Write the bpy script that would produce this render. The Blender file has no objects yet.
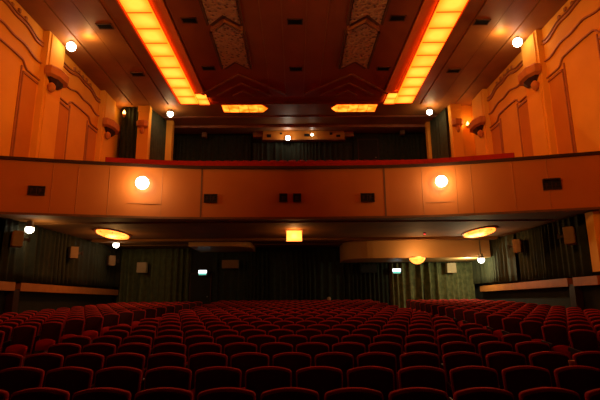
import bpy, bmesh, random
from math import *
from mathutils import Vector, Matrix
random.seed(7)
SC = bpy.context.scene
COL = SC.collection

# ------------------------------------------------------------------ materials
def new_mat(name):
    m = bpy.data.materials.new(name); m.use_nodes = True
    nt = m.node_tree; b = nt.nodes['Principled BSDF']
    return m, nt, b
def paint(name, c1, c2=None, rough=.6, scale=3., bump=0., bscale=60., metal=0., sheen=0., spec=.3):
    m, nt, b = new_mat(name)
    b.inputs['Roughness'].default_value = rough
    b.inputs['Metallic'].default_value = metal
    b.inputs['Specular IOR Level'].default_value = spec
    if sheen:
        b.inputs['Sheen Weight'].default_value = sheen
        b.inputs['Sheen Roughness'].default_value = .4
        b.inputs['Sheen Tint'].default_value = (*c1, 1)
    tc = nt.nodes.new('ShaderNodeTexCoord')
    n = nt.nodes.new('ShaderNodeTexNoise'); n.inputs['Scale'].default_value = scale; n.inputs['Detail'].default_value = 4
    nt.links.new(tc.outputs['Object'], n.inputs['Vector'])
    r = nt.nodes.new('ShaderNodeValToRGB')
    r.color_ramp.elements[0].position = .35; r.color_ramp.elements[1].position = .65
    c2 = c2 or tuple(x*.75 for x in c1)
    r.color_ramp.elements[0].color = (*c2, 1); r.color_ramp.elements[1].color = (*c1, 1)
    nt.links.new(n.outputs['Fac'], r.inputs['Fac']); nt.links.new(r.outputs['Color'], b.inputs['Base Color'])
    if bump:
        n2 = nt.nodes.new('ShaderNodeTexNoise'); n2.inputs['Scale'].default_value = bscale
        nt.links.new(tc.outputs['Object'], n2.inputs['Vector'])
        bp = nt.nodes.new('ShaderNodeBump'); bp.inputs['Strength'].default_value = bump; bp.inputs['Distance'].default_value = .02
        nt.links.new(n2.outputs['Fac'], bp.inputs['Height']); nt.links.new(bp.outputs['Normal'], b.inputs['Normal'])
    return m
def glow(name, col, strength, col2=None, scale=1.5):
    """self-luminous translucent panel, mottled by the tubes behind it"""
    m, nt, b = new_mat(name)
    b.inputs['Base Color'].default_value = (*[min(1, c) for c in col], 1)
    b.inputs['Emission Strength'].default_value = strength
    if col2:
        tc = nt.nodes.new('ShaderNodeTexCoord')
        n = nt.nodes.new('ShaderNodeTexNoise'); n.inputs['Scale'].default_value = scale; n.inputs['Detail'].default_value = 1
        nt.links.new(tc.outputs['Object'], n.inputs['Vector'])
        r = nt.nodes.new('ShaderNodeValToRGB')
        r.color_ramp.elements[0].position = .38; r.color_ramp.elements[1].position = .62
        r.color_ramp.elements[0].color = (*col2, 1); r.color_ramp.elements[1].color = (*col, 1)
        nt.links.new(n.outputs['Fac'], r.inputs['Fac']); nt.links.new(r.outputs['Color'], b.inputs['Emission Color'])
    else:
        b.inputs['Emission Color'].default_value = (*col, 1)
    return m
def diffuser_mat(name, period, y0, x_mid, half, hot, edge, strength):
    """lamp box glass: hot in the middle of every pane, dimmer to its edges (object coordinates)"""
    m, nt, b = new_mat(name)
    tc = nt.nodes.new('ShaderNodeTexCoord'); s = nt.nodes.new('ShaderNodeSeparateXYZ')
    nt.links.new(tc.outputs['Object'], s.inputs[0])
    def mth(op, a, c=None):
        k = nt.nodes.new('ShaderNodeMath'); k.operation = op
        for i, v in enumerate((a, c)):
            if v is None: continue
            if isinstance(v, (int, float)): k.inputs[i].default_value = v
            else: nt.links.new(v, k.inputs[i])
        return k.outputs[0]
    fy = mth('FRACT', mth('DIVIDE', mth('SUBTRACT', s.outputs['Y'], y0), period))
    vy = mth('SINE', mth('MULTIPLY', fy, pi))
    ux = mth('ABSOLUTE', mth('DIVIDE', mth('SUBTRACT', s.outputs['X'], x_mid), half))
    vx = mth('SUBTRACT', 1.0, mth('POWER', ux, 2.))
    n = nt.nodes.new('ShaderNodeTexNoise'); n.inputs['Scale'].default_value = 1.1; n.inputs['Detail'].default_value = 2
    nt.links.new(tc.outputs['Object'], n.inputs['Vector'])
    v = mth('MULTIPLY', mth('MULTIPLY', mth('POWER', vy, .8), vx), mth('ADD', mth('MULTIPLY', n.outputs['Fac'], 1.7), .1))
    r = nt.nodes.new('ShaderNodeValToRGB')
    r.color_ramp.elements[0].position = .0; r.color_ramp.elements[1].position = .85
    r.color_ramp.elements[0].color = (*edge, 1); r.color_ramp.elements[1].color = (*hot, 1)
    nt.links.new(v, r.inputs['Fac']); nt.links.new(r.outputs['Color'], b.inputs['Emission Color'])
    b.inputs['Emission Strength'].default_value = strength
    b.inputs['Base Color'].default_value = (.8, .5, .2, 1)
    return m

M = {}
M['wall'] = paint('apricot_wall_paint', (.80, .37, .045), (.72, .32, .04), .75, .8, spec=.1)
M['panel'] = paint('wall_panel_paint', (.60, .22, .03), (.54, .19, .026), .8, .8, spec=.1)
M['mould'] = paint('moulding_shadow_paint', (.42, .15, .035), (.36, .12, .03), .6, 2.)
M['pilaster'] = paint('pilaster_paint', (.84, .41, .055), (.78, .37, .05), .7, 1., spec=.1)
M['cap'] = paint('bracket_plaster', (.60, .22, .06), (.48, .17, .045), .7, 3., spec=.1)
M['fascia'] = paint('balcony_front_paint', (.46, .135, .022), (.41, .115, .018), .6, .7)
M['joint'] = paint('joint_dark', (.16, .06, .02), None, .7)
M['rail'] = paint('rail_dark_wood', (.04, .014, .008), None, .5)
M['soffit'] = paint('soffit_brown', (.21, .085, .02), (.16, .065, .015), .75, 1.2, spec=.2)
M['bulk'] = paint('bulkhead_tan', (.50, .27, .09), (.45, .24, .08), .5, 1.)
M['ceil'] = paint('ceiling_centre_paint', (.37, .10, .025), (.31, .075, .02), .8, .7)
M['ceil_side'] = paint('ceiling_side_boards', (.40, .15, .032), (.31, .11, .024), .6, .9, spec=.3)
M['coffer'] = paint('coffer_paint', (.80, .23, .04), (.72, .20, .035), .8, 1., spec=.05)
M['trim'] = paint('ceiling_trim_paint', (.42, .16, .07), None, .5)
M['dark'] = paint('dark_void', (.008, .006, .006), None, .8)
M['ledge'] = paint('ledge_wood', (.42, .15, .035), (.35, .12, .03), .5, 4.)
M['floor'] = paint('aisle_carpet', (.10, .012, .010), (.06, .008, .008), .95, 14., .4, 200.)
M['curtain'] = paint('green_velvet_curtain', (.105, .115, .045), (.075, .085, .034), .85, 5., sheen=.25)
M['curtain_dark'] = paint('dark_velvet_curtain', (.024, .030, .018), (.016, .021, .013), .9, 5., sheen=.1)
M['curtain_mid'] = paint('green_curtain_dim_copy', (.050, .052, .024), (.034, .038, .018), .85, 5., sheen=.15)  # same green velvet made dimmer, weaker light put into its colour
M['curtain_side'] = paint('green_curtain_shade_copy', (.022, .022, .010), (.015, .016, .007), .85, 5., sheen=.1)  # same green velvet darkened further, shade along the left wall put into colour
M['curtain_lit'] = paint('green_curtain_lit_copy', (.20, .20, .085), (.10, .11, .045), .85, 5., sheen=.2)  # same green velvet made paler, the spotlight's brightness put into its colour
M['lowwall'] = paint('lower_wall_dark', (.018, .018, .015), None, .8)
M['pad'] = paint('seat_pad_dark_velvet', (.050, .007, .006), (.034, .005, .005), .9, 12., .3, 300.)
M['velvet'] = paint('seat_red_velvet', (.44, .018, .012), (.36, .014, .010), .8, 10., .25, 300., sheen=.3)
M['arm'] = paint('armrest_black', (.02, .012, .012), None, .5)
M['iron'] = paint('seat_standard_iron', (.03, .015, .014), None, .5, metal=.4)
M['speaker'] = paint('speaker_case_tan', (.24, .13, .06), (.20, .11, .05), .6, 6.)
M['speaker_pale'] = paint('speaker_case_pale', (.50, .36, .20), (.44, .32, .18), .6, 6.)
M['metal'] = paint('grey_metal', (.3, .27, .24), None, .4, metal=.8)
M['dome'] = paint('pale_brown_enamel', (.75, .45, .28), None, .4)
M['exit'] = glow('exit_panel_white', (.85, .95, 1.0), 2.2)
M['exit_green'] = glow('exit_panel_green', (.10, .55, .42), 1.2)
M['bulb'] = glow('white_bulb', (1., .90, .70), 14.)
M['flame'] = glow('flame_bulb', (1., .55, .15), 4.)
M['led'] = glow('red_indicator', (1., .03, .04), 2.)
M['lamp'] = glow('amber_lamp_glass', (1., .30, .05), 3.2, (1., .20, .02), 3.)
M['lantern'] = glow('amber_lantern_glass', (1., .32, .05), 3., (1., .24, .03), 5.)
# carved plaque
m, nt, b = new_mat('carved_plaque_plaster'); b.inputs['Roughness'].default_value = .6
tc = nt.nodes.new('ShaderNodeTexCoord'); vo = nt.nodes.new('ShaderNodeTexVoronoi'); vo.inputs['Scale'].default_value = 7.
nt.links.new(tc.outputs['Object'], vo.inputs['Vector'])
r = nt.nodes.new('ShaderNodeValToRGB'); r.color_ramp.elements[0].position = .18; r.color_ramp.elements[1].position = .42
r.color_ramp.elements[0].color = (.16, .055, .025, 1); r.color_ramp.elements[1].color = (.52, .27, .13, 1)
nt.links.new(vo.outputs['Distance'], r.inputs['Fac']); nt.links.new(r.outputs['Color'], b.inputs['Base Color'])
bp = nt.nodes.new('ShaderNodeBump'); bp.inputs['Distance'].default_value = .06
nt.links.new(vo.outputs['Distance'], bp.inputs['Height']); nt.links.new(bp.outputs['Normal'], b.inputs['Normal'])
M['plaque'] = m

# ------------------------------------------------------------------ helpers
class MB:
    def __init__(s): s.bm = bmesh.new()
    def box(s, x0, x1, y0, y1, z0, z1, rot=None, at=None):
        vs = [Vector((x, y, z)) for x in (x0, x1) for y in (y0, y1) for z in (z0, z1)]
        if rot is not None: vs = [rot @ v for v in vs]
        if at is not None: vs = [v + Vector(at) for v in vs]
        v = [s.bm.verts.new(p) for p in vs]
        for f in ((0,1,3,2),(4,6,7,5),(0,4,5,1),(2,3,7,6),(0,2,6,4),(1,5,7,3)):
            s.bm.faces.new([v[i] for i in f])
        return s
    def loops(s, rings, cap=True, close=True):
        R = [[s.bm.verts.new(p) for p in r] for r in rings]
        n = len(R[0])
        for a, c in zip(R, R[1:]):
            for i in range(n if close else n-1):
                j = (i+1) % n
                s.bm.faces.new((a[i], a[j], c[j], c[i]))
        if cap:
            s.bm.faces.new(R[0][::-1]); s.bm.faces.new(R[-1])
        return s
    def prism(s, pts, a, c, plane='xy'):
        """pts polygon; extruded between a and c along the remaining axis"""
        def P(u, v, w):
            return {'xy': (u, v, w), 'xz': (u, w, v), 'yz': (w, u, v)}[plane]
        return s.loops([[P(u, v, a) for u, v in pts], [P(u, v, c) for u, v in pts]])
    def lathe(s, prof, at=(0,0,0), n=16, rot=None):
        rings = []
        for r_, z in prof:
            ring = [Vector((max(r_, .001)*cos(2*pi*k/n), max(r_, .001)*sin(2*pi*k/n), z)) for k in range(n)]
            if rot is not None: ring = [rot @ v for v in ring]
            rings.append([v + Vector(at) for v in ring])
        return s.loops(rings)
    def ribbon(s, pts, hw, hh, plane_n):
        """square-section bar following pts"""
        rings = []
        N = Vector(plane_n)
        for i, p in enumerate(pts):
            p = Vector(p)
            a = Vector(pts[max(0, i-1)]); c = Vector(pts[min(len(pts)-1, i+1)])
            t = (c-a).normalized(); side = t.cross(N).normalized()
            rings.append([p+side*hw-N*hh, p+side*hw+N*hh, p-side*hw+N*hh, p-side*hw-N*hh])
        return s.loops(rings)
    def mesh(s, name, mats, smooth=False, bevel=0.):
        bmesh.ops.recalc_face_normals(s.bm, faces=s.bm.faces)
        if bevel:
            es = [e for e in s.bm.edges if len(e.link_faces) == 2 and e.calc_face_angle(0) > .6]
            bmesh.ops.bevel(s.bm, geom=es, offset=bevel, segments=2, affect='EDGES', profile=.6, clamp_overlap=True)
        me = bpy.data.meshes.new(name); s.bm.to_mesh(me); s.bm.free()
        for m_ in (mats if isinstance(mats, (list, tuple)) else [mats]): me.materials.append(m_)
        if smooth:
            for p in me.polygons: p.use_smooth = True
        return me
    def obj(s, name, mats, parent=None, smooth=False, bevel=0., loc=None, **kw):
        o = bpy.data.objects.new(name, s.mesh(name, mats, smooth, bevel)); COL.objects.link(o)
        if parent is not None: o.parent = parent
        if loc is not None: o.location = loc
        return tag(o, **kw)
def tag(o, label=None, cat=None, group=None, kind=None):
    if label: o['label'] = label
    if cat: o['category'] = cat
    if group: o['group'] = group
    if kind: o['kind'] = kind
    return o
def thing(name, loc, label, cat, group=None, kind=None, rz=0):
    o = bpy.data.objects.new(name, None); COL.objects.link(o); o.location = loc; o.rotation_euler.z = rz
    o.empty_display_size = .2
    return tag(o, label, cat, group, kind)
def copy_tree(root, loc=None, rz=None, label=None, group=None):
    r_ = root.copy(); COL.objects.link(r_)
    if loc is not None: r_.location = loc
    if rz is not None: r_.rotation_euler.z = rz
    if label: r_['label'] = label
    if group: r_['group'] = group
    for ch in [o for o in SC.objects if o.parent == root]:
        c = ch.copy(); COL.objects.link(c); c.parent = r_
        for g in [o for o in SC.objects if o.parent == ch]:
            d = g.copy(); COL.objects.link(d); d.parent = c
    return r_
def point(name, loc, col, power, radius=.06, parent=None):
    l = bpy.data.lights.new(name, 'POINT'); l.color = col; l.energy = power; l.shadow_soft_size = radius
    o = bpy.data.objects.new(name, l); COL.objects.link(o); o.location = loc
    if parent: o.parent = parent
    return o

HW = 9.05            # half width of the hall
ZC = 11.2            # ceiling
FS = .03             # floor slope

# ------------------------------------------------------------------ shell
MB().loops([[(-HW, -4, -4*FS), (HW, -4, -4*FS), (HW, -4, -.5), (-HW, -4, -.5)],
            [(-HW, 23.3, 23.3*FS), (HW, 23.3, 23.3*FS), (HW, 23.3, -.5), (-HW, 23.3, -.5)]]).obj('floor', M['floor'], kind='structure')
# side walls with pilasters, panels, mouldings
def smooth(a, b_, t):
    t = max(0, min(1, (t-a)/(b_-a))); return t*t*(3-2*t)
PIL = [(.2, 1.4), (5.2, 6.4), (10.1, 11.25), (15.1, 16.25), (20.0, 21.35)]
BAYS = [(1.4, 5.2), (6.4, 10.1), (11.3, 15.1), (16.35, 20.0)]
for sgn, nm in ((-1, 'left'), (1, 'right')):
    def bx(mb, d0, d1, y0, y1, z0, z1):   # d0,d1 = distance in from the wall face
        xa, xb = sgn*(HW-d0), sgn*(HW-d1)
        return mb.box(min(xa, xb), max(xa, xb), y0, y1, z0, z1)
    w = bx(MB(), -.3, 0, -4, 26.3, -.3, ZC+.3).obj('wall_'+nm, M['wall'], kind='structure')
    for y0, y1 in PIL:
        zb = 4.9 if y0 > 13 else (0.03*y1+.02)
        mb = MB(); bx(mb, -.02, .22, y0, y1, zb, ZC); bx(mb, .20, .27, y0+.12, y1-.12, zb, ZC-.1)
        mb.obj('pilaster', M['pilaster'], w, bevel=.02)
    for y0, y1 in BAYS:
        zb = 4.9 if y0 > 12.9 else (.03*y1+.02 if y1 < 12 else 4.9)
        zb = max(zb, 1.5)
        L = y1-y0
        for a, c in ((y0+.10, y0+.92), (y1-.92, y1-.10)):
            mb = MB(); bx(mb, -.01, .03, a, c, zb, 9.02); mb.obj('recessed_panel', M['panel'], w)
        mb = MB()
        for z0, st, th in ((10.55, .17, .035), (9.88, .14, .025), (9.22, .22, .022)):
            pts = []
            for k in range(41):
                t = k/40; y = y0+L*t
                if z0 < 9.5: h = st*(smooth(.22, .30, t)-smooth(.72, .80, t)) + .03*sin(pi*max(0, min(1, (t-.26)/.5)))
                else: h = st*(smooth(.08, .40, t)-smooth(.60, .92, t)) + .035*sin(t*6*pi)
                pts.append((sgn*(HW-.02), y, z0+h))
            mb.ribbon(pts, th, .05, (1, 0, 0))
            if z0 > 10: mb.ribbon([(p[0], p[1], p[2]+.13) for p in pts], .02, .04, (1, 0, 0))
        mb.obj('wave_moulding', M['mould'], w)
        mb = MB()
        for yy in (y0+1.03, y1-1.03):
            bx(mb, -.01, .045, yy-.022, yy+.022, zb, 9.25)
        for a, c in ((y0+.10, y0+.92), (y1-.92, y1-.10)):
            bx(mb, -.01, .07, a-.03, c+.03, 9.02, 9.09); bx(mb, -.01, .05, a-.03, a+.01, zb, 9.02)
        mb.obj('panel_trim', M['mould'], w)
        mb = MB()  # carved flourish above the wave
        for k in range(5):
            yy = y0+L*(.30+.10*k); bx(mb, -.01, .07, yy-.05, yy+.05, 10.82+.05*(k % 2), 10.95+.05*(k % 2))
        mb.obj('carved_frieze', M['mould'], w)
    # lower dark dado behind the stalls
    mb = MB(); bx(mb, -.01, .05, 13.7, 23.3, .3, 4.1); mb.obj('lower_panelling', M['lowwall'], w)
MB().box(-HW-.3, HW+.3, 26.0, 26.3, 4.3, ZC+.3).obj('wall_back', M['lowwall'], kind='structure')
MB().box(-HW-.3, HW+.3, 23.3, 23.5, 0, 4.35).obj('wall_back.001', M['lowwall'], kind='structure')
MB().box(-HW-.3, HW+.3, -4.3, -4.0, -.5, ZC+.3).obj('wall_front', M['dark'], kind='structure')

# ceiling -----------------------------------------------------------
XI, XO = 4.80, 5.72      # lamp trough inner / outer edge
ce = MB().box(-HW-.3, HW+.3, -4.3, 26.3, ZC+.12, ZC+.4).obj('ceiling', M['ceil_side'], kind='structure')
for sgn in (-1, 1):
    # outer boards separated by narrow grooves
    edges = [XO+.06, 6.35, 7.25, 8.15, HW]
    for k, (a, c) in enumerate(zip(edges, edges[1:])):
        xa, xb = sorted((sgn*(a+.02), sgn*(c-.02)))
        MB().box(xa, xb, -4, 21.7, ZC-.02-(.03 if k % 2 else 0), ZC+.13).obj('ceiling_board', M['ceil_side'], ce)
    # stepped coffer between lamp trough and centre panel
    pr = [(sgn*(XI-.03), ZC+.10), (sgn*(XI-.03), ZC-.0), (sgn*(XI-.20), ZC-.07), (sgn*4.24, ZC-.20), (sgn*4.24, ZC+.13)]
    MB().prism(pr, -4, 20.3, 'xz').obj('coffer', M['coffer'], ce)
    xa, xb = sorted((sgn*(XO+.0), sgn*(XO+.06)))
    MB().box(xa, xb, -4, 21.5, ZC-.10, ZC+.13).obj('coffer_edge', M['coffer'], ce)
MB().box(-4.17, 4.17, -4, 20.6, ZC-.15, ZC+.13).obj('centre_panel', M['ceil'], ce)
mb = MB()
for x in (-1.15, -.42, .42, 1.15): mb.box(x-.02, x+.02, -4, 20.6, ZC-.165, ZC-.14)
mb.obj('panel_joint', M['mould'], ce)
MB().box(-HW, HW, 21.7, 26, ZC-.02, ZC+.13).obj('rear_panel', M['ceil_side'], ce)
mb = MB(); mb.box(-7.3, 7.9, 24.6, 25.0, ZC-.16, ZC); mb.box(-7.3, 7.9, 23.3, 23.5, ZC-.06, ZC)
mb.obj('rear_beam', M['trim'], ce)
for cx in (-2.40, 2.46):
    mb = MB()
    for (ay, half, dy) in ((18.25, 1.95, 1.95), (19.1, 1.25, 1.25), (19.9, .5, .5)):
        mb.ribbon([(cx-half, ay+dy, ZC-.18), (cx, ay, ZC-.18), (cx+half, ay+dy, ZC-.18)], .06, .03, (0, 0, 1))
    mb.obj('chevron_trim', M['trim'], ce)

# luminous troughs ----------------------------------------------------
for sgn, side in ((-1, 'left'), (1, 'right')):
    xm = sgn*5.21; hf = .43
    t = thing('ceiling_light_trough', (xm, 12, ZC), 'long amber luminous ceiling trough running front to back on the %s side' % side, 'ceiling light')
    if sgn > 0: t.rotation_euler.z = -.022
    dm = diffuser_mat('trough_glass_'+side, .95, 0, 0, hf*1.08, (7.5, .82, .07), (3.2, .36, .006), 1.0)
    MB().box(-hf, hf, -5.0, 9.4, -.13, .08).obj('diffuser', dm, t)
    bar = MB().box(-hf, hf, -.012, .012, -.15, -.125).mesh('glazing_bar', M['trim'])
    for k in range(15):
        o = bpy.data.objects.new('glazing_bar', bar); COL.objects.link(o); o.parent = t; o.location = (0, -3.80+k*.95, 0)
    mb = MB(); mb.box(-hf-.02, -hf+.02, -5, 9.4, -.02, .05); mb.box(hf-.02, hf+.02, -5, 9.4, -.02, .05); mb.box(-hf, hf, -5.05, -5, -.14, .08); mb.box(-hf, hf, 9.40, 9.44, -.14, .08)
    mb.obj('frame', M['trim'], t)
    t2 = thing('ceiling_light_box', (-4.52 if sgn < 0 else 4.76, 21.1, ZC-.02), 'short amber light box stepping inward at the far end of the %s trough' % side, 'ceiling light')
    MB().box(-.27, .27, -.66, .66, .0, .05).obj('diffuser', diffuser_mat('box_glass_'+side, .66, 0, 0, .36, (6, .82, .07), (1.8, .24, .006), 1.), t2)
    mb = MB()
    for a in (-.29, .27): mb.box(a, a+.02, -.68, .68, -.03, .06)
    for a in (-.68, .66): mb.box(-.29, .29, a, a+.02, -.03, .06)
    mb.obj('frame', M['trim'], t2)
    # transverse light with one pointed end
    c = sgn*2.55 if sgn < 0 else 3.05
    t3 = thing('ceiling_light_bar', (c, 22.15, ZC-.06), 'amber ceiling light bar lying crosswise, pointed inner end, %s of centre' % side, 'ceiling light')
    s = -sgn
    poly = [(-s*1.12, -.42), (s*.90, -.42), (s*1.15, 0), (s*.90, .42), (-s*1.12, .42)]
    big = [(x*1.05, y*1.12) for x, y in poly]
    MB().prism(poly, -.03, .0, 'xy').obj('diffuser', glow('bar_glass_'+side, (3.4, .72, .05), 1., (1.8, .28, .006), 2.2), t3)
    MB().prism(big, .0, .05, 'xy').obj('frame', M['coffer'], t3)
    mb = MB()
    for k in range(-1, 3): mb.box(k*.5-.32, k*.5-.30, -.42, .42, -.04, -.03)
    mb.obj('glazing_bar', M['trim'], t3)

# ceiling plaques -------------------------------------------------------
for cx, side in ((-2.40, 'left'), (2.46, 'right')):
    for k, where in enumerate(('nearest the balcony', 'second from the balcony', 'third from the balcony')):
        y0 = 14.35-k*3.15; h = .54; d = .58
        t = thing('ceiling_plaque', (cx, y0, ZC-.15), 'carved chevron-ended ceiling plaque, %s in the %s column' % (where, side), 'ceiling plaque')
        MB().prism([(-h, d), (0, 0), (h, d), (h, 2.62+d), (0, 2.62), (-h, 2.62+d)], -.13, 0, 'xy').obj('panel', M['plaque'], t)
        mb = MB(); mb.ribbon([(-h, d-.20, -.09), (0, -.20, -.09), (h, d-.20, -.09)], .045, .09, (0, 0, 1))
        mb.obj('chevron_bar', M['trim'], t)
        mb = MB(); mb.ribbon([(-h, d-.06+2.62+.02, -.03), (0, 2.62-.06+.02, -.03), (h, d-.06+2.62+.02, -.03)], .10, .03, (0, 0, 1)); mb.obj('shadow_chevron', M['joint'], t, loc=(0, .17, 0))  # dark bar stands in for the shadow gap between plaques
        mb = MB(); mb.box(-h-.10, -h-.03, d, 2.62+d, -.16, 0); mb.box(h+.03, h+.10, d, 2.62+d, -.16, 0)
        mb.obj('shadow_rib', M['joint'], t)  # ribs coloured dark to give the plaque its shadowed sides

# ceiling vents -----------------------------------------------------------
vents = [(-6.73, 14.8, 'outer left ceiling, nearer row'), (-6.78, 18.4, 'outer left ceiling, farther row'), (-3.62, 14.3, 'just inside the left light trough, nearer row'),
         (-3.58, 17.7, 'just inside the left light trough, farther row'), (.03, 14.4, 'centre of the ceiling, nearer row'), (.06, 17.8, 'centre of the ceiling, farther row'),
         (3.74, 17.8, 'just inside the right light trough, farther row'), (3.57, 14.2, 'just inside the right light trough, nearer row'),
         (6.65, 14.6, 'outer right ceiling, nearer row'), (6.86, 18.2, 'outer right ceiling, farther row')]
for x, y, w_ in vents:
    z = ZC-.155 if abs(x) < 4.2 else ZC-.055
    t = thing('ceiling_vent', (x, y, z), 'dark rectangular ceiling vent, ' + w_, 'vent')
    mb = MB()
    for a in (-.27, .24): mb.box(a, a+.03, -.17, .17, -.03, .01)
    for a in (-.17, .14): mb.box(-.27, .27, a, a+.03, -.03, .01)
    mb.obj('frame', M['joint'], t)
    mb = MB(); mb.box(-.24, .24, -.14, .14, -.006, .004)
    for k in range(4): mb.box(-.24, .24, -.12+.07*k, -.10+.07*k, -.02, -.006)
    mb.obj('louvre', M['dark'], t)

# wall brackets on the pilasters -----------------------------------------------
for sgn, side in ((-1, 'left'), (1, 'right')):
    for (y0, y1), w_ in zip(PIL[2:], ('nearest', 'middle', 'farthest')):
        if w_ == 'nearest': continue
        w2 = 'nearer' if w_ == 'middle' else 'farther'
        cy = (y0+y1)/2-.06; x = sgn*(HW-.265); hl = (y1-y0)/2+.05
        t = thing('wall_bracket', (x, cy, 9.3), 'flared plaster bracket with round drop on the %s pilaster of the %s wall' % (w2, side), 'wall bracket')
        i = -sgn
        def hexa(k, e): return [(0, -hl*k), (i*e*.55, -hl*k), (i*e, -hl*.45*k), (i*e, hl*.45*k), (i*e*.55, hl*k), (0, hl*k)]
        mb = MB(); mb.loops([[(a, c, z) for a, c in hexa(k, e)] for k, e, z in ((.80, .22, .10), (.97, .36, .17), (1., .40, .42), (.94, .36, .48))])
        mb.obj('bracket', M['cap'], t)
        mb = MB(); mb.loops([[(a, c, z) for a, c in hexa(k, e)] for k, e, z in ((.35, .14, -.12), (.62, .20, .02), (.72, .24, .11))]); mb.obj('shaded_underside', M['rail'], t)  # coloured dark to imitate the shadow beneath the bracket
        mb = MB(); mb.lathe([(.02, -.46), (.09, -.41), (.13, -.32), (.14, -.22), (.10, -.15), (.05, -.10)], (i*.13, -.34, 0), 14)
        mb.obj('drop_ornament', M['cap'], t, smooth=True)

for x, y, lab in ((-7.58, 21.78, 'left'), (8.16, 21.78, 'right')):
    t = thing('column_bracket', (x, y, 9.9), 'small plaster bracket with drop on the outer rear column at %s' % lab, 'wall bracket')
    mb = MB(); mb.loops([[(a, c, z) for a, c in ((-k, 0), (-k, -e*.5), (-k*.5, -e), (k*.5, -e), (k, -e*.5), (k, 0))] for k, e, z in ((.18, .12, .05), (.27, .26, .12), (.29, .30, .34), (.26, .25, .40))])
    mb.obj('bracket', M['cap'], t)
    MB().lathe([(.02, -.28), (.07, -.24), (.10, -.14), (.08, .02), (.10, .05)], (0, -.11, 0), 12).obj('drop_ornament', M['cap'], t, smooth=True)
# ------------------------------------------------------------------ balcony
FP = [(-9.05, 13.0), (-7.3, 13.45), (-5.6, 13.84), (-4.4, 14.12), (-3.0, 14.28), (0, 14.38), (3.0, 14.30), (4.4, 14.16), (5.6, 13.88), (7.3, 13.42), (9.05, 12.95)]
def fy(x):
    for (a, ya), (c, yc) in zip(FP, FP[1:]):
        if x <= c: return ya+(yc-ya)*(x-a)/(c-a)
    return FP[-1][1]
bal = thing('balcony', (0, 14.4, 4.1), 'wide curved balcony with plain orange front spanning the hall above the stalls', 'balcony')
def at0(v): return (v[0]-0, v[1]-14.4, v[2]-4.1)
def strip(mb, xs, off0, off1, z0, z1):
    rings = []
    for x in xs:
        y = fy(x); rings.append([at0((x, y+off0, z0)), at0((x, y+off1, z0)), at0((x, y+off1, z1)), at0((x, y+off0, z1))])
    return mb.loops(rings)
XS = [-9.04+k*18.08/60 for k in range(61)]
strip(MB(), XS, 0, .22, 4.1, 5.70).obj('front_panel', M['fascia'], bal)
strip(MB(), XS, -.07, .30, 5.70, 5.79).obj('top_rail', M['rail'], bal)
strip(MB(), XS, -.03, .02, 4.06, 4.13).obj('bottom_edge', M['joint'], bal)
strip(MB(), [q for q in XS if -6.1 < q < 6.95], .34, .95, 5.55, 6.06).obj('rail_upholstery', M['velvet'], bal)
for x, wd, m_ in ((-2.98, .028, 'joint'), (2.86, .028, 'joint'), *[(q, .010, 'mould') for q in (-7.29, -6.6, -5.73, -4.2, 4.05, 5.06, 5.51, 6.68, 7.6)]):
    a = at0((x, fy(x), 4.13)); MB().box(a[0]-wd, a[0]+wd, a[1]-.008, a[1]+.01, a[2], 1.6).obj('panel_joint', M[m_], bal)
for cx in (-4.7, 4.55):
    y = fy(cx)-14.4; sl = atan((fy(cx+.5)-fy(cx-.5)))
    MB().box(-.50, .50, -.02, .04, -.015, .015).obj('small_ledge', M['mould'], bal, loc=(cx, y, .435)).rotation_euler.z = sl
# soffit
rings = []
mb = MB()
rings = [[at0((x, fy(x)+.02, 4.10)), at0((x, 23.3, 4.10)), at0((x, 23.3, 4.22)), at0((x, fy(x)+.02, 4.22))] for x in XS]
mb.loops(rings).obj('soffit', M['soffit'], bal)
mb = MB()
for y, h, d in ((15.1, .03, .10), (19.4, .10, .35), (21.6, .04, .1)): mb.box(-8.6, 8.6, y-14.4, y-14.4+d, -h, .01)
mb.obj('soffit_rib', M['soffit'], bal)
# stepped floor
mb = MB()
for k in range(12):
    y = 15.2+k*.9
    z = 5.30+k*.30
    mb.box(-8.7 if y < 21 else -6.9, 8.7 if y < 21 else 7.2, y-14.4, y-14.4+.92, z-4.1-.35, z-4.1)
mb.obj('stepped_floor', M['floor'], bal)
# bulkheads under the soffit
def rounded_slab(x0, x1, y0, y1, z0, z1, side, r_):
    pts = []
    if side < 0: pts += [(x0+r_-r_*sin(a), y0+r_-r_*cos(a)) for a in [k*pi/16 for k in range(9)]]
    else: pts += [(x0, y0)]
    pts += [(x0, y1), (x1, y1)]
    if side > 0: pts += [(x1-r_+r_*cos(a), y0+r_-r_*sin(a)) for a in [k*pi/16 for k in range(9)]]
    else: pts += [(x1, y0)]
    return pts
p = rounded_slab(2.2, 8.6, 20.3, 22.95, 0, 0, -1, 1.2)
mb = MB(); mb.loops([[at0((x, y, z)) for x, y in p] for z in (3.30, 4.11)]); mb.obj('bulkhead', M['bulk'], bal, label='large tan bulkhead on the right')
p = rounded_slab(-4.7, -2.0, 20.2, 22.95, 0, 0, 1, 1.0)
mb = MB(); mb.loops([[at0((x, y, z)) for x, y in p] for z in (3.86, 4.11)]); mb.obj('bulkhead', M['bulk'], bal, label='shallow bulkhead left of centre')

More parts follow.
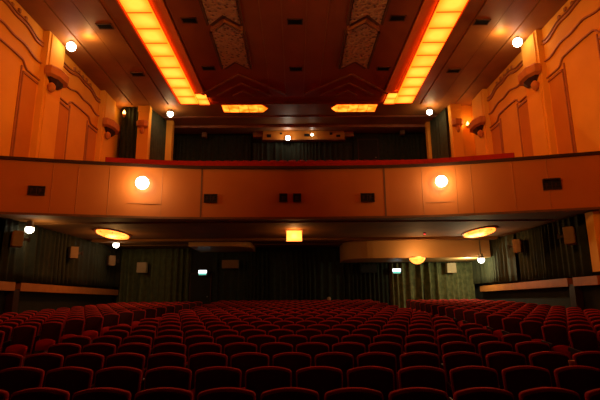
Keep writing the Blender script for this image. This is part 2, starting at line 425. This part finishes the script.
# fascia grilles
for x, z, w_, lab in ((-7.66, 4.80, .23, 'far left end'), (-2.68, 4.73, .21, 'left of centre, beside the panel joint'), (-.38, 4.75, .13, 'left one of the central pair'),
                      (.06, 4.75, .13, 'right one of the central pair'), (2.30, 4.73, .22, 'right of centre, beside the panel joint'), (7.68, 4.86, .25, 'far right end, with raised hood')):
    sl = (fy(x+.1)-fy(x-.1))/.2
    t = thing('balcony_grille', (x, fy(x)-.01, z), 'dark square-slotted grille in the balcony front, ' + lab, 'grille', rz=atan(sl))
    mb = MB()
    for a in (-w_, w_-.02): mb.box(a, a+.02, -.04, .0, -.14, .14)
    for a in (-.14, .12): mb.box(-w_, w_, -.04, .0, a, a+.02)
    if w_ > .15: mb.box(-.012, .012, -.04, 0, -.12, .12)
    mb.obj('frame', M['rail'], t)
    MB().box(-w_+.02, w_-.02, -.02, -.002, -.12, .12).obj('backing', M['dark'], t)
    mb = MB()
    for k in range(3):
        for c in ((-w_/2, w_/2) if w_ > .15 else (0,)):
            mb.box(c-.05+.02*k, c-.03+.02*k, -.03, -.02, -.08+.03*k, .05+.01*k)
        if w_ > .15: mb.box(-w_+.03, w_-.03, -.03, -.02, -.1+.08*k, -.09+.08*k)
        else: mb.box(-.06, .06, -.03, -.02, -.06+.05*k, -.05+.05*k)
    mb.obj('slot', M['rail'], t)
    if 'hood' in lab: MB().box(-w_, w_*.9, -.12, 0, .15, .19).obj('hood', M['rail'], t)

# ------------------------------------------------------------------ curtains
def curtain(name, path, z0, z1, m_, label, pitch=.26, amp=.07, seed=1, lift=0, fs=False, group=None):
    rnd = random.Random(seed)
    P = [Vector((*q, 0)) for q in path]
    seg = [(b_-a).length for a, b_ in zip(P, P[1:])]; L = sum(seg)
    n = int(L/.035); rings_b = []; ph = 0; pts = []
    k_amp = 1
    for i in range(n+1):
        s_ = L*i/n; r_ = s_; j = 0
        while j < len(seg)-1 and r_ > seg[j]: r_ -= seg[j]; j += 1
        d = (P[j+1]-P[j]).normalized(); nr = Vector((-d.y, d.x, 0))
        ph += 2*pi*.035/pitch*(1+.35*sin(s_*1.7+seed)+.2*sin(s_*4.1))
        a = amp*(.75+.35*sin(s_*2.3+seed*2))
        pts.append((P[j]+d*r_, nr, sin(ph)*a + .3*a*sin(2*ph+1)))
    bm = bmesh.new(); grid = []
    H = 7
    for p_, nr, o_ in pts:
        col = []
        for h in range(H):
            t = h/(H-1); z = z0+(z1-z0)*t
            if fs: z = max(z, 0) if h else p_.y*FS+.03
            col.append(bm.verts.new((p_+nr*o_*(1.15-.35*t)).to_tuple()[:2] + (z,)))
        grid.append(col)
    for a, c in zip(grid, grid[1:]):
        for h in range(H-1): bm.faces.new((a[h], c[h], c[h+1], a[h+1]))
    me = bpy.data.meshes.new(name); bm.to_mesh(me); bm.free(); me.materials.append(m_)
    for q in me.polygons: q.use_smooth = True
    o = bpy.data.objects.new(name, me); COL.objects.link(o)
    so = o.modifiers.new('thickness', 'SOLIDIFY'); so.thickness = .012
    return tag(o, label, 'curtain', group)
G, D = M['curtain'], M['curtain_dark']
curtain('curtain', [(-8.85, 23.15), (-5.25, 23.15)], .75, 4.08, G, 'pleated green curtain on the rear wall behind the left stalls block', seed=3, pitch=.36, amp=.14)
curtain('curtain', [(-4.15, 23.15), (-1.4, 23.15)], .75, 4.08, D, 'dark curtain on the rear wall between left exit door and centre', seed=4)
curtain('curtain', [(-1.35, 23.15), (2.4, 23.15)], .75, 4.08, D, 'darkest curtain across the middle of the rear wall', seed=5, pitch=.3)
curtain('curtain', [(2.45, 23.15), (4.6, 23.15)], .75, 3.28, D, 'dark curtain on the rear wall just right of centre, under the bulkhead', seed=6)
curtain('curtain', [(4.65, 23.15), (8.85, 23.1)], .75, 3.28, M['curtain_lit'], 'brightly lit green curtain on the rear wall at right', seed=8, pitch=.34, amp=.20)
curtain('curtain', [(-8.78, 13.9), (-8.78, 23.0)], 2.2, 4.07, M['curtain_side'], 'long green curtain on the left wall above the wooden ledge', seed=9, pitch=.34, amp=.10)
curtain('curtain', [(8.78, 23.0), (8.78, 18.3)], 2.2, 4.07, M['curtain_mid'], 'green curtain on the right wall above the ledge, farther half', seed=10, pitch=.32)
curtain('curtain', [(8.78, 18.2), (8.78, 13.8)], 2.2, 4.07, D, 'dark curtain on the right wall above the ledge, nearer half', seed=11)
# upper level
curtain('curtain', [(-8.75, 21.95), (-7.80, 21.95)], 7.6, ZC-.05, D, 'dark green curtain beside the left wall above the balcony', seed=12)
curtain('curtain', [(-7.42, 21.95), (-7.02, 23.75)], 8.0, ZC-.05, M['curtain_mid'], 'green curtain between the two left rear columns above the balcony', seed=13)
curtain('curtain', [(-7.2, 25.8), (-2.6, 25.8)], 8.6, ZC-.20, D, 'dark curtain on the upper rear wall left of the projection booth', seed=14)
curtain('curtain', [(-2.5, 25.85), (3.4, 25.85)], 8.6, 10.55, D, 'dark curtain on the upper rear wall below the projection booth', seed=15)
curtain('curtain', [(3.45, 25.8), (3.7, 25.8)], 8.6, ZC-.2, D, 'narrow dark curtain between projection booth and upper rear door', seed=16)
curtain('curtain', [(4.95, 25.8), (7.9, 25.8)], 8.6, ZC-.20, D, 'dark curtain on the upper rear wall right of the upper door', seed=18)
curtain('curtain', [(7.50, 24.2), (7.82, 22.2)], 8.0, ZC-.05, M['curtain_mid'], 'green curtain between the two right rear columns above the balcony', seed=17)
for x0, x1, y, lab in ((-7.86, -7.31, 21.8, 'left outer'), (-7.12, -6.68, 23.8, 'left inner'), (7.90, 8.42, 21.8, 'right outer'), (7.38, 7.82, 24.2, 'right inner')):
    mb = MB(); mb.box(x0, x1, y, y+.4, 7.2, ZC-.02); mb.box(x0-.03, x1+.03, y-.03, y+.3, ZC-.35, ZC-.03); 
    mb.obj('column', M['pilaster'], label='pale orange square column above the balcony, %s' % lab, cat='column', bevel=.02)
MB().box(8.45, 9.04, 22.0, 22.3, 7.2, ZC-.02).obj('wall_return', M['wall'], kind='structure')

# ledges along the lower side walls
for sgn, side in ((-1, 'left'), (1, 'right')):
    t = thing('wall_ledge', (sgn*8.85, 18, 2.0), 'orange wooden ledge running along the lower %s wall' % side, 'ledge')
    n0 = -4.2
    def sl(mb, y0, y1, dz):
        xa, xb = sorted((sgn*.14, -sgn*.14))
        def zz(y): return .18-.012*(y+4)
        mb.loops([[(xa, y, zz(y)-dz), (xb, y, zz(y)-dz), (xb, y, zz(y)), (xa, y, zz(y))] for y in (y0, y1)])
    mb = MB(); sl(mb, -3.1, 5.1 if sgn < 0 else 4.1, .26); mb.obj('board', M['ledge'], t)
    mb = MB(); sl(mb, -4.6, -3.4, .26); mb.obj('board', M['ledge'], t)
    mb = MB(); mb.box(-.12, .12, -3.4, -3.1, -1.5, -.03); mb.obj('post', M['rail'], t)
mb = MB(); mb.box(8.75, 9.04, 13.25, 13.62, 2.3, 4.05); mb.obj('trim_1', M['pilaster'], kind='structure')

# ------------------------------------------------------------------ doors and exit signs
for x, y, z0, w_, h_, lab in ((-4.72, 23.2, .70, .48, 2.1, 1), (4.32, 25.85, 8.6, .55, 2.1, 2)):
    d = thing('door_%d' % lab, (x, y, z0), None, None, kind='structure')
    MB().box(-w_, w_, -.02, .05, 0, h_).obj('leaf', M['lowwall'], d)
    mb = MB()
    for a in (-w_-.06, w_): mb.box(a, a+.06, -.05, .08, 0, h_+.06)
    mb.box(-w_-.06, w_+.06, -.05, .08, h_, h_+.06); mb.obj('frame', M['rail'], d)
    mb = MB(); mb.lathe([(.035, 0), (.04, .03), (.02, .05)], (w_*.75, -.05, 1.0), 10, Matrix.Rotation(pi/2, 3, 'X')); mb.obj('door_handle', M['metal'], d)
for x, lab in ((-4.57, 'left'), (4.97, 'right')):
    t = thing('exit_sign', (x, 22.85, 2.86), 'small glowing white and green exit sign on the %s of the rear wall' % lab, 'exit sign')
    MB().box(-.21, .21, 0, .10, -.13, .13).obj('housing', M['metal'], t)
    MB().box(-.2, .2, -.02, .0, -.03, .12).obj('upper_panel', M['exit'], t)
    MB().box(-.18, .18, -.02, .0, -.11, -.035).obj('lower_panel', M['exit_green'], t)
    MB().box(-.02, .02, .08, .3, -.02, .02).obj('bracket', M['metal'], t)

# ------------------------------------------------------------------ projection booth
t = thing('projection_booth', (.5, 25.5, 10.6), 'pale projection booth box with row of dark port holes, high on the rear wall', 'projection booth')
MB().box(-2.37, 2.40, 0, .45, .06, .56).obj('booth_wall', M['panel'], t)
mb = MB(); mb.box(-2.42, 2.45, -.04, .40, .0, .06); mb.box(-2.95, -2.42, .1, .45, .25, .56); mb.box(2.45, 2.95, .1, .45, .25, .56); mb.obj('booth_trim', M['mould'], t)
for x, z, w_, h_ in ((-1.51-.5, .26, .12, .09), (-.81-.5, .40, .07, .05), (.71-.5, .30, .16, .08), (2.12-.5, .38, .08, .07), (2.53-.5, .24, .12, .07)):
    f = MB().box(x-w_, x+w_, -.02, .005, z-h_, z+h_).obj('port_hole', M['dark'], t)
for x, z, r_, lab, pw in ((-.40, 10.68, .15, 'bright white projector lamp at the left of the booth front', 14), (1.0, 10.87, .075, 'small white light beside the booth centre port', 2)):
    t = thing('booth_light', (x, 25.38, z), lab, 'light')
    MB().lathe([(.01, 0), (r_*.8, .02), (r_, .06), (r_*1.0, .10)], (0, .10, 0), 14, Matrix.Rotation(pi/2, 3, 'X')).obj('housing', M['metal'], t)
    MB().lathe([(.01, -r_), (r_*.7, -r_*.7), (r_, 0), (r_*.7, r_*.7), (.01, r_)], (0, -.02, 0), 14).obj('bulb', M['bulb'], t, smooth=True)
    point('booth_glow', (0, -.25, -.05), (1, .85, .6), pw, .05, t)

# ------------------------------------------------------------------ speakers
sp = MB().box(-.17, .17, -.15, .15, -.24, .24).mesh('speaker_case', M['speaker'], bevel=.02)
def speaker(x, y, z, rz, w_, h_, lab, m_='speaker', hang=False):
    t = thing('wall_speaker', (x, y, z), lab, 'speaker', rz=rz)
    MB().box(-w_, w_, -.14, .14, -h_, h_).obj('case', M[m_], t, bevel=.015)
    MB().box(-w_+.03, w_-.03, -.155, -.135, -h_+.03, h_-.03).obj('grille_cloth', M[m_], t)
    mb = MB(); mb.box(-.02, .02, .12, .34, -.04, .04); mb.box(-.05, .05, .30, .34, -.08, .08); mb.obj('bracket', M['iron'], t)
speaker(-8.52, 14.1, 3.46, -.9, .20, .24, 'tan speaker on the left wall above the ledge, nearest of three')
speaker(-8.50, 17.7, 3.38, -.9, .18, .22, 'tan speaker on the left wall above the ledge, middle of three')
speaker(-8.50, 21.4, 3.36, -.9, .18, .23, 'tan speaker on the left wall above the ledge, farthest of three')
speaker(-7.50, 22.75, 3.12, 0, .23, .25, 'pale square speaker on the left rear curtain', 'speaker_pale')
speaker(-3.20, 22.75, 3.25, 0, .40, .20, 'wide dim speaker on the rear curtain left of centre')
speaker(3.55, 22.75, 2.98, 0, .40, .20, 'wide very dark speaker on the rear curtain right of centre', 'lowwall')
speaker(7.62, 22.75, 2.98, 0, .23, .24, 'pale square speaker on the bright right rear curtain', 'speaker_pale')
speaker(8.50, 17.5, 3.48, .9, .20, .25, 'tan speaker on the right wall above the ledge, farther of two')
speaker(8.50, 14.1, 3.43, .9, .26, .26, 'tan speaker on the right wall above the ledge, nearer of two')
speaker(-5.26, 25.45, 10.90, 0, .13, .14, 'tiny square speaker on the upper rear wall, left')
speaker(6.28, 25.45, 11.0, 0, .13, .14, 'tiny square speaker on the upper rear wall, right')

# ------------------------------------------------------------------ lamps
def spot(x, y, z, r_, lab, pw, up, col=(1, .60, .22), off=(0, -.3, -.1)):
    t = thing('spotlight', (x, y, z), lab, 'spotlight')
    mb = MB()
    if up == 'ceiling': mb.lathe([(.09, .26), (.09, .14), (.13, .10), (.13, .06)], (0, 0, 0), 14); mb.box(-.02, .02, -.02, .02, .24, .26+(ZC-.0-z-.28 if z > 9 else 4.1-z-.26))
    else: mb.lathe([(.05, .0), (.10, .04), (.13, .10)], (0, .16, 0), 14, Matrix.Rotation(pi/2, 3, 'X'))
    mb.obj('housing', M['metal'], t)
    MB().lathe([(.01, -r_), (r_*.5, -r_*.87), (r_*.87, -r_*.5), (r_, 0), (r_*.87, r_*.5), (r_*.5, r_*.87), (.01, r_)], (0, 0, 0), 16).obj('bulb', M['bulb'], t, smooth=True)
    point('spot_glow', off, col, pw, .05, t)
spot(-8.38, 15.8, 10.93, .17, 'white ceiling spotlight near the left wall, nearer the camera', 26, 'ceiling', off=(.75, -.3, .0))
spot(8.38, 15.6, 10.93, .17, 'white ceiling spotlight near the right wall, nearer the camera', 26, 'ceiling', off=(-.75, -.3, .0))
spot(-6.4, 22.3, 10.92, .16, 'white ceiling spotlight at the left rear above the balcony', 22, 'ceiling')
spot(6.95, 22.2, 10.92, .15, 'white ceiling spotlight at the right rear above the balcony', 22, 'ceiling')
spot(-4.72, fy(-4.72)-.22, 5.14, .20, 'bright white spotlight on the balcony front, left', 42, 'wall', off=(0, -.35, 0), col=(1, .70, .30))
spot(4.57, fy(4.57)-.22, 5.15, .18, 'bright white spotlight on the balcony front, right', 42, 'wall', off=(0, -.35, 0), col=(1, .70, .30))
spot(-8.35, 14.4, 3.80, .13, 'white spotlight under the balcony at the far left', 14, 'ceiling', off=(.25, .25, -.1))
spot(-7.75, 19.9, 3.92, .13, 'white spotlight under the balcony, left rear', 12, 'ceiling', off=(0, .2, -.2))
spot(8.05, 20.0, 3.16, .14, 'white spotlight at the corner of the right bulkhead', 110, 'ceiling', off=(-.3, .7, -.15), col=(1, .95, .55))
for x, y, z, lab in ((-8.55, 21.75, 10.70, 'left'), (8.72, 21.85, 10.05, 'right')):
    t = thing('wall_sconce', (x, y, z), 'small flame-coloured wall sconce high beside the rear %s corner' % lab, 'wall lamp')
    MB().lathe([(.03, -.16), (.09, -.08), (.10, -.03), (.04, -.02)], (0, 0, 0), 12).obj('cup_shape', M['cap'], t)
    MB().lathe([(.05, -.02), (.08, .05), (.06, .13), (.01, .22)], (0, 0, 0), 12).obj('bulb', M['flame'], t, smooth=True)
    MB().box(-.02, .02, 0, .15, -.08, -.04).obj('arm', M['cap'], t)
    point('sconce_glow', (0, -.15, .1), (1, .5, .12), 12, .05, t)
def wall_fill(loc, aim, pw, size):  # added fill with no real lamp behind it, brightens the upper side walls
    l = bpy.data.lights.new('wall_fill_light', 'AREA'); l.color = (1, .38, .06); l.energy = pw; l.size = size; l.spread = radians(60)
    o = bpy.data.objects.new('wall_fill_light', l); COL.objects.link(o); o.location = loc
    o.rotation_euler = (Vector(aim)-Vector(loc)).to_track_quat('-Z', 'Y').to_euler()
wall_fill((-4, 3, 9.), (9, 15.5, 8.6), 108, .8); wall_fill((4, 3, 9.), (-9, 15.5, 8.6), 108, .8)
# round soffit lamps
for x, y, r_, lab in ((-6.95, 17.5, .62, 'left'), (7.15, 17.75, .62, 'right')):
    t = thing('soffit_lamp', (x, y, 4.1), 'large oval amber lamp under the balcony at %s' % lab, 'ceiling lamp')
    t.scale = (.74, 2.1, 1)
    MB().lathe([(r_*1.05, 0), (r_*1.05, -.03), (r_*.98, -.04), (r_*.9, -.03), (r_*.9, 0)], (0, 0, 0), 32).obj('rim', M['trim'], t)
    MB().lathe([(r_*.92, -.02), (r_*.9, -.10), (r_*.6, -.16), (.02, -.18)], (0, 0, 0), 32).obj('diffuser', M['lamp'], t, smooth=True)
    mb = MB()
    for k in range(4):
        a = k*pi/4
        mb.ribbon([(-cos(a)*r_*.92, -sin(a)*r_*.92, -.09), (-cos(a)*r_*.5, -sin(a)*r_*.5, -.155), (0, 0, -.17), (cos(a)*r_*.5, sin(a)*r_*.5, -.155), (cos(a)*r_*.92, sin(a)*r_*.92, -.09)], .012, .01, (0, 0, 1))
    mb.lathe([(r_*.52, -.150), (r_*.52, -.165), (r_*.49, -.165), (r_*.49, -.15)], (0, 0, 0), 24)
    mb.obj('rib', M['trim'], t)
    point('lamp_glow', (0, 0, -.35), (1, .50, .14), 50, .2, t)
t = thing('soffit_lantern', (-.05, 17.3, 4.1), 'square amber lantern under the centre of the balcony', 'ceiling lamp')
MB().box(-.30, .30, -.30, .30, -.36, -.03).obj('glass', M['lantern'], t, bevel=.02)
mb = MB(); mb.box(-.34, .34, -.34, .34, -.03, 0); 
for a in (-.3, .28):
    for c in (-.3, .28): mb.box(a, a+.02, c, c+.02, -.37, 0)
mb.obj('frame', M['trim'], t)
point('lantern_glow', (0, -.55, -.2), (1, .5, .14), 18, .1, t); point('lantern_glow', (0, .6, -.2), (1, .5, .14), 14, .1, t)
t = thing('bowl_lamp', (5.27, 20.0, 3.30), 'shallow amber bowl lamp at the lower edge of the right bulkhead', 'ceiling lamp')
MB().lathe([(.34, -.02), (.33, -.10), (.24, -.22), (.10, -.29), (.01, -.30)], (0, 0, 0), 24).obj('bowl', M['lantern'], t, smooth=True)
MB().lathe([(.36, .0), (.36, -.03), (.33, -.03), (.05, 0.02), (.01, .03)], (0, 0, 0), 24).obj('rim', M['trim'], t)
MB().box(-.02, .02, 0, .35, .0, .04).obj('arm', M['trim'], t)
point('bowl_glow', (0, -.45, .1), (1, .55, .2), 45, .1, t)
t = thing('indicator_light', (5.12, 18.1, 4.10), 'tiny red indicator light on the balcony soffit right of centre', 'light')
MB().lathe([(.05, 0), (.05, -.03), (.04, -.04)], (0, 0, 0), 10).obj('base', M['joint'], t)
MB().lathe([(.04, -.04), (.03, -.07), (.005, -.08)], (0, 0, 0), 10).obj('lens', M['led'], t)
t = thing('wall_fitting', (1.60, 22.78, 1.55), 'small pale brown round fitting low against the dark rear curtain', 'fitting')
MB().lathe([(.01, -.09), (.06, -.07), (.10, -.01), (.10, .03)], (0, 0, 0), 14, Matrix.Rotation(-pi/2, 3, 'X')).obj('dome', M['dome'], t, smooth=True)
MB().lathe([(.06, 0), (.06, .3)], (0, 0, 0), 10, Matrix.Rotation(-pi/2, 3, 'X')).obj('stem', M['rail'], t)

# ------------------------------------------------------------------ seats
PW = .478
def outline(hw, z0, zs, zt, rt, n=8):
    """cinema seat back front view: straight sides, rounded shoulders, arched top"""
    pts = [(-hw*.93, z0), (hw*.93, z0)]
    cz = zs
    for k in range(4):
        a = k/3*radians(78)
        pts.append((hw-rt+rt*cos(a), cz-rt+rt*sin(a)))
    xe, ze = pts[-1]
    for k in range(1, n):
        x = xe*(1-2*k/n); pts.append((x, ze+(zt-ze)*(1-(x/xe)**2)))
    for k in range(3, -1, -1):
        a = k/3*radians(78); pts.append((-(hw-rt+rt*cos(a)), cz-rt+rt*sin(a)))
    return pts
def slab(mb, pts, y0, y1, bev, lean, zref, sx=.93):
    zc = sum(p_[1] for p_ in pts)/len(pts)
    def ring(s_, y): return [(x*s_, y+lean*((zc+(z-zc)*s_)-zref), zc+(z-zc)*s_) for x, z in pts]
    mb.loops([ring(1-(1-sx)*1.0, y0), ring(1-(1-sx)*.35, y0+bev*.3), ring(1, y0+bev), ring(1, y1-bev), ring(sx, y1)])
    return mb
def seat_meshes(lod=0):
    n = 8 if not lod else 4
    out = {}
    mb = MB(); slab(mb, outline(.220, .34, .843, .870, .036, n), -.035, .022, .016, .16, .85, .93); out['backrest'] = (mb, M['velvet'])
    mb = MB(); slab(mb, outline(.207, .37, .822, .848, .032, n), -.047, -.01, .012, .16, .85, .95); out['back_pad'] = (mb, M['pad'])
    mb = MB(); slab(mb, outline(.195, .30, .50, .53, .05, n), -.27, -.18, .03, .22, .45, .92); out['seat_cushion'] = (mb, M['velvet'])
    return out
LEAN_Y = 0
def build_seat(label):
    t = thing('cinema_seat', (0, 0, 0), label, 'seat')
    for k, (mb, m_) in seat_meshes().items(): mb.obj(k, m_, t, smooth=True)
    mb = MB(); mb.prism([(-.36, .52), (-.36, .565), (-.02, .60), (.0, .58), (.0, .53)], -.254, -.224, 'yz'); mb.obj('armrest', M['arm'], t, bevel=.008)
    mb = MB(); mb.prism([(-.28, .0), (-.24, .53), (-.06, .53), (-.02, .0)], -.252, -.228, 'yz'); mb.obj('standard', M['iron'], t)
    return t
ORD = ['first', 'second', 'third', 'fourth', 'fifth', 'sixth', 'seventh', 'eighth', 'ninth', 'tenth', 'eleventh', 'twelfth', 'thirteenth', 'fourteenth', 'fifteenth', 'sixteenth']
D0, DP = 3.70, .9
proto = build_seat('')
used = False
end_spots = []
rest = []
def place(x, d, label, group):
    global used
    o = proto if not used else copy_tree(proto)
    used = True
    o.location = (x, d, d*FS); o['label'] = label; o['group'] = group
    return o
for r_ in range(21):
    d = D0+DP*r_
    xs = [-.05+k*PW for k in range(-7, 8)] if r_ % 2 == 0 else [.215+k*PW for k in range(-7, 7)]
    lim = .70*d+.25
    cxs = [x for x in xs if abs(x) < lim]
    full = len(cxs) == len(xs)
    for i, x in enumerate(cxs):
        dd = d-.045*x
        if r_ <= 13:
            if i <= len(cxs)-1-i: pos = '%s from the left %s' % (ORD[i], 'aisle' if full else 'picture edge')
            else: pos = '%s from the right %s' % (ORD[len(cxs)-1-i], 'aisle' if full else 'picture edge')
            place(x, dd, 'red-rimmed dark seat, centre block, %s row from the camera, %s' % (ORD[r_], pos), 'cinema seats in the centre block')
        else: rest.append((x, dd, dd*FS))
for side, sgn, x0, sl_, d0, nr, nc, ni in (('left', -1, 5.3, -.08, 8.50, 15, 8, 8), ('right', 1, 4.68, .040, 7.68, 16, 9, 9)):
    for r_ in range(nr):
        d = d0+.89*r_
        for k in range(nc):
            x = sgn*(x0+sl_*(d-9.4)+k*PW)
            if abs(x) > min(.70*d+.1, 8.42): continue
            if r_ < ni: place(x, d, 'red tip-up seat, %s block, %s row from the camera, %s from the aisle' % (side, ORD[r_], ORD[k]), 'cinema seats in the %s block' % side)
            else: rest.append((x, d, d*FS))
# far rows beyond the individual seats
def merged(name, spots, label, rim_scale=1.0, rz=0):
    tmp = bmesh.new(); mats = [M['velvet'], M['pad']]
    base = []
    st = MB(); st.box(-.262, -.23, -.28, -.03, 0, .5)
    for k, (mb, m_) in [*seat_meshes(1).items(), ('st', (st, M['pad']))]:
        me = mb.mesh('tmp', m_, True); base.append((me, mats.index(m_)))
    verts = []; faces = []; mi = []
    for (x, y, z) in spots:
        for me, idx in base:
            o_ = len(verts)
            verts += [(v.co.x+x, v.co.y+y, v.co.z+z) for v in me.vertices]
            for p_ in me.polygons: faces.append([o_+i for i in p_.vertices]); mi.append(idx)
    me = bpy.data.meshes.new(name); me.from_pydata(verts, [], faces)
    for m_ in mats: me.materials.append(m_)
    me.polygons.foreach_set('material_index', mi); me.polygons.foreach_set('use_smooth', [True]*len(faces))
    o = bpy.data.objects.new(name, me); COL.objects.link(o)
    return tag(o, label, 'seats', None, 'stuff')
merged('cinema_seats', rest, 'rearmost rows of small red cinema seats below the rear curtains')
bs = []
for k in range(0, 11):
    y = 15.2+k*.9+.62; z = 5.30+k*.30
    lim = 8.3 if y < 21.3 else 6.6
    x = -lim+.2
    while x < lim+.1:
        bs.append((x, y, z)); x += .52
merged('balcony_seats', bs, 'rows of red seats on the balcony showing just above its front rail')
for x, y, z, lab in ((2.93, 5.12, .86, 'nearer'), (3.27, 6.93, .86, 'farther')):  # pale little bodies added to imitate glints by the right aisle
    t = thing('cup_shape', (x, y, z), 'tiny pale shape standing in for a glint near the right aisle, %s one' % lab, 'cup_shape')
    MB().lathe([(.022, 0), (.032, .10), (.033, .105), (.028, .10)], (0, 0, 0), 12).obj('glint_body', M['dome'], t, smooth=True)

# ------------------------------------------------------------------ world + camera
w = bpy.data.worlds.new('hall_dark'); SC.world = w; w.use_nodes = True
w.node_tree.nodes['Background'].inputs[0].default_value = (.02, .006, .002, 1); w.node_tree.nodes['Background'].inputs[1].default_value = .3
SC.view_settings.view_transform = 'Standard'; SC.view_settings.look = 'None'
SC.view_settings.exposure = 0
try: SC.cycles.use_denoising = True
except Exception: pass
SC.cycles.max_bounces = 6; SC.cycles.diffuse_bounces = 4
SC.cycles.sample_clamp_indirect = 4.
cam = bpy.data.cameras.new('camera'); co = bpy.data.objects.new('camera', cam); COL.objects.link(co)
cam.sensor_width = 36; cam.lens = 36*460/600; cam.clip_end = 200
th = atan(97/460)
co.matrix_world = Matrix.Translation((0, 0, 1.65)) @ Matrix.Rotation(-radians(.6), 4, 'Z') @ Matrix.Rotation(pi/2+th, 4, 'X') @ Matrix.Rotation(-radians(.5), 4, 'Z')
SC.camera = co
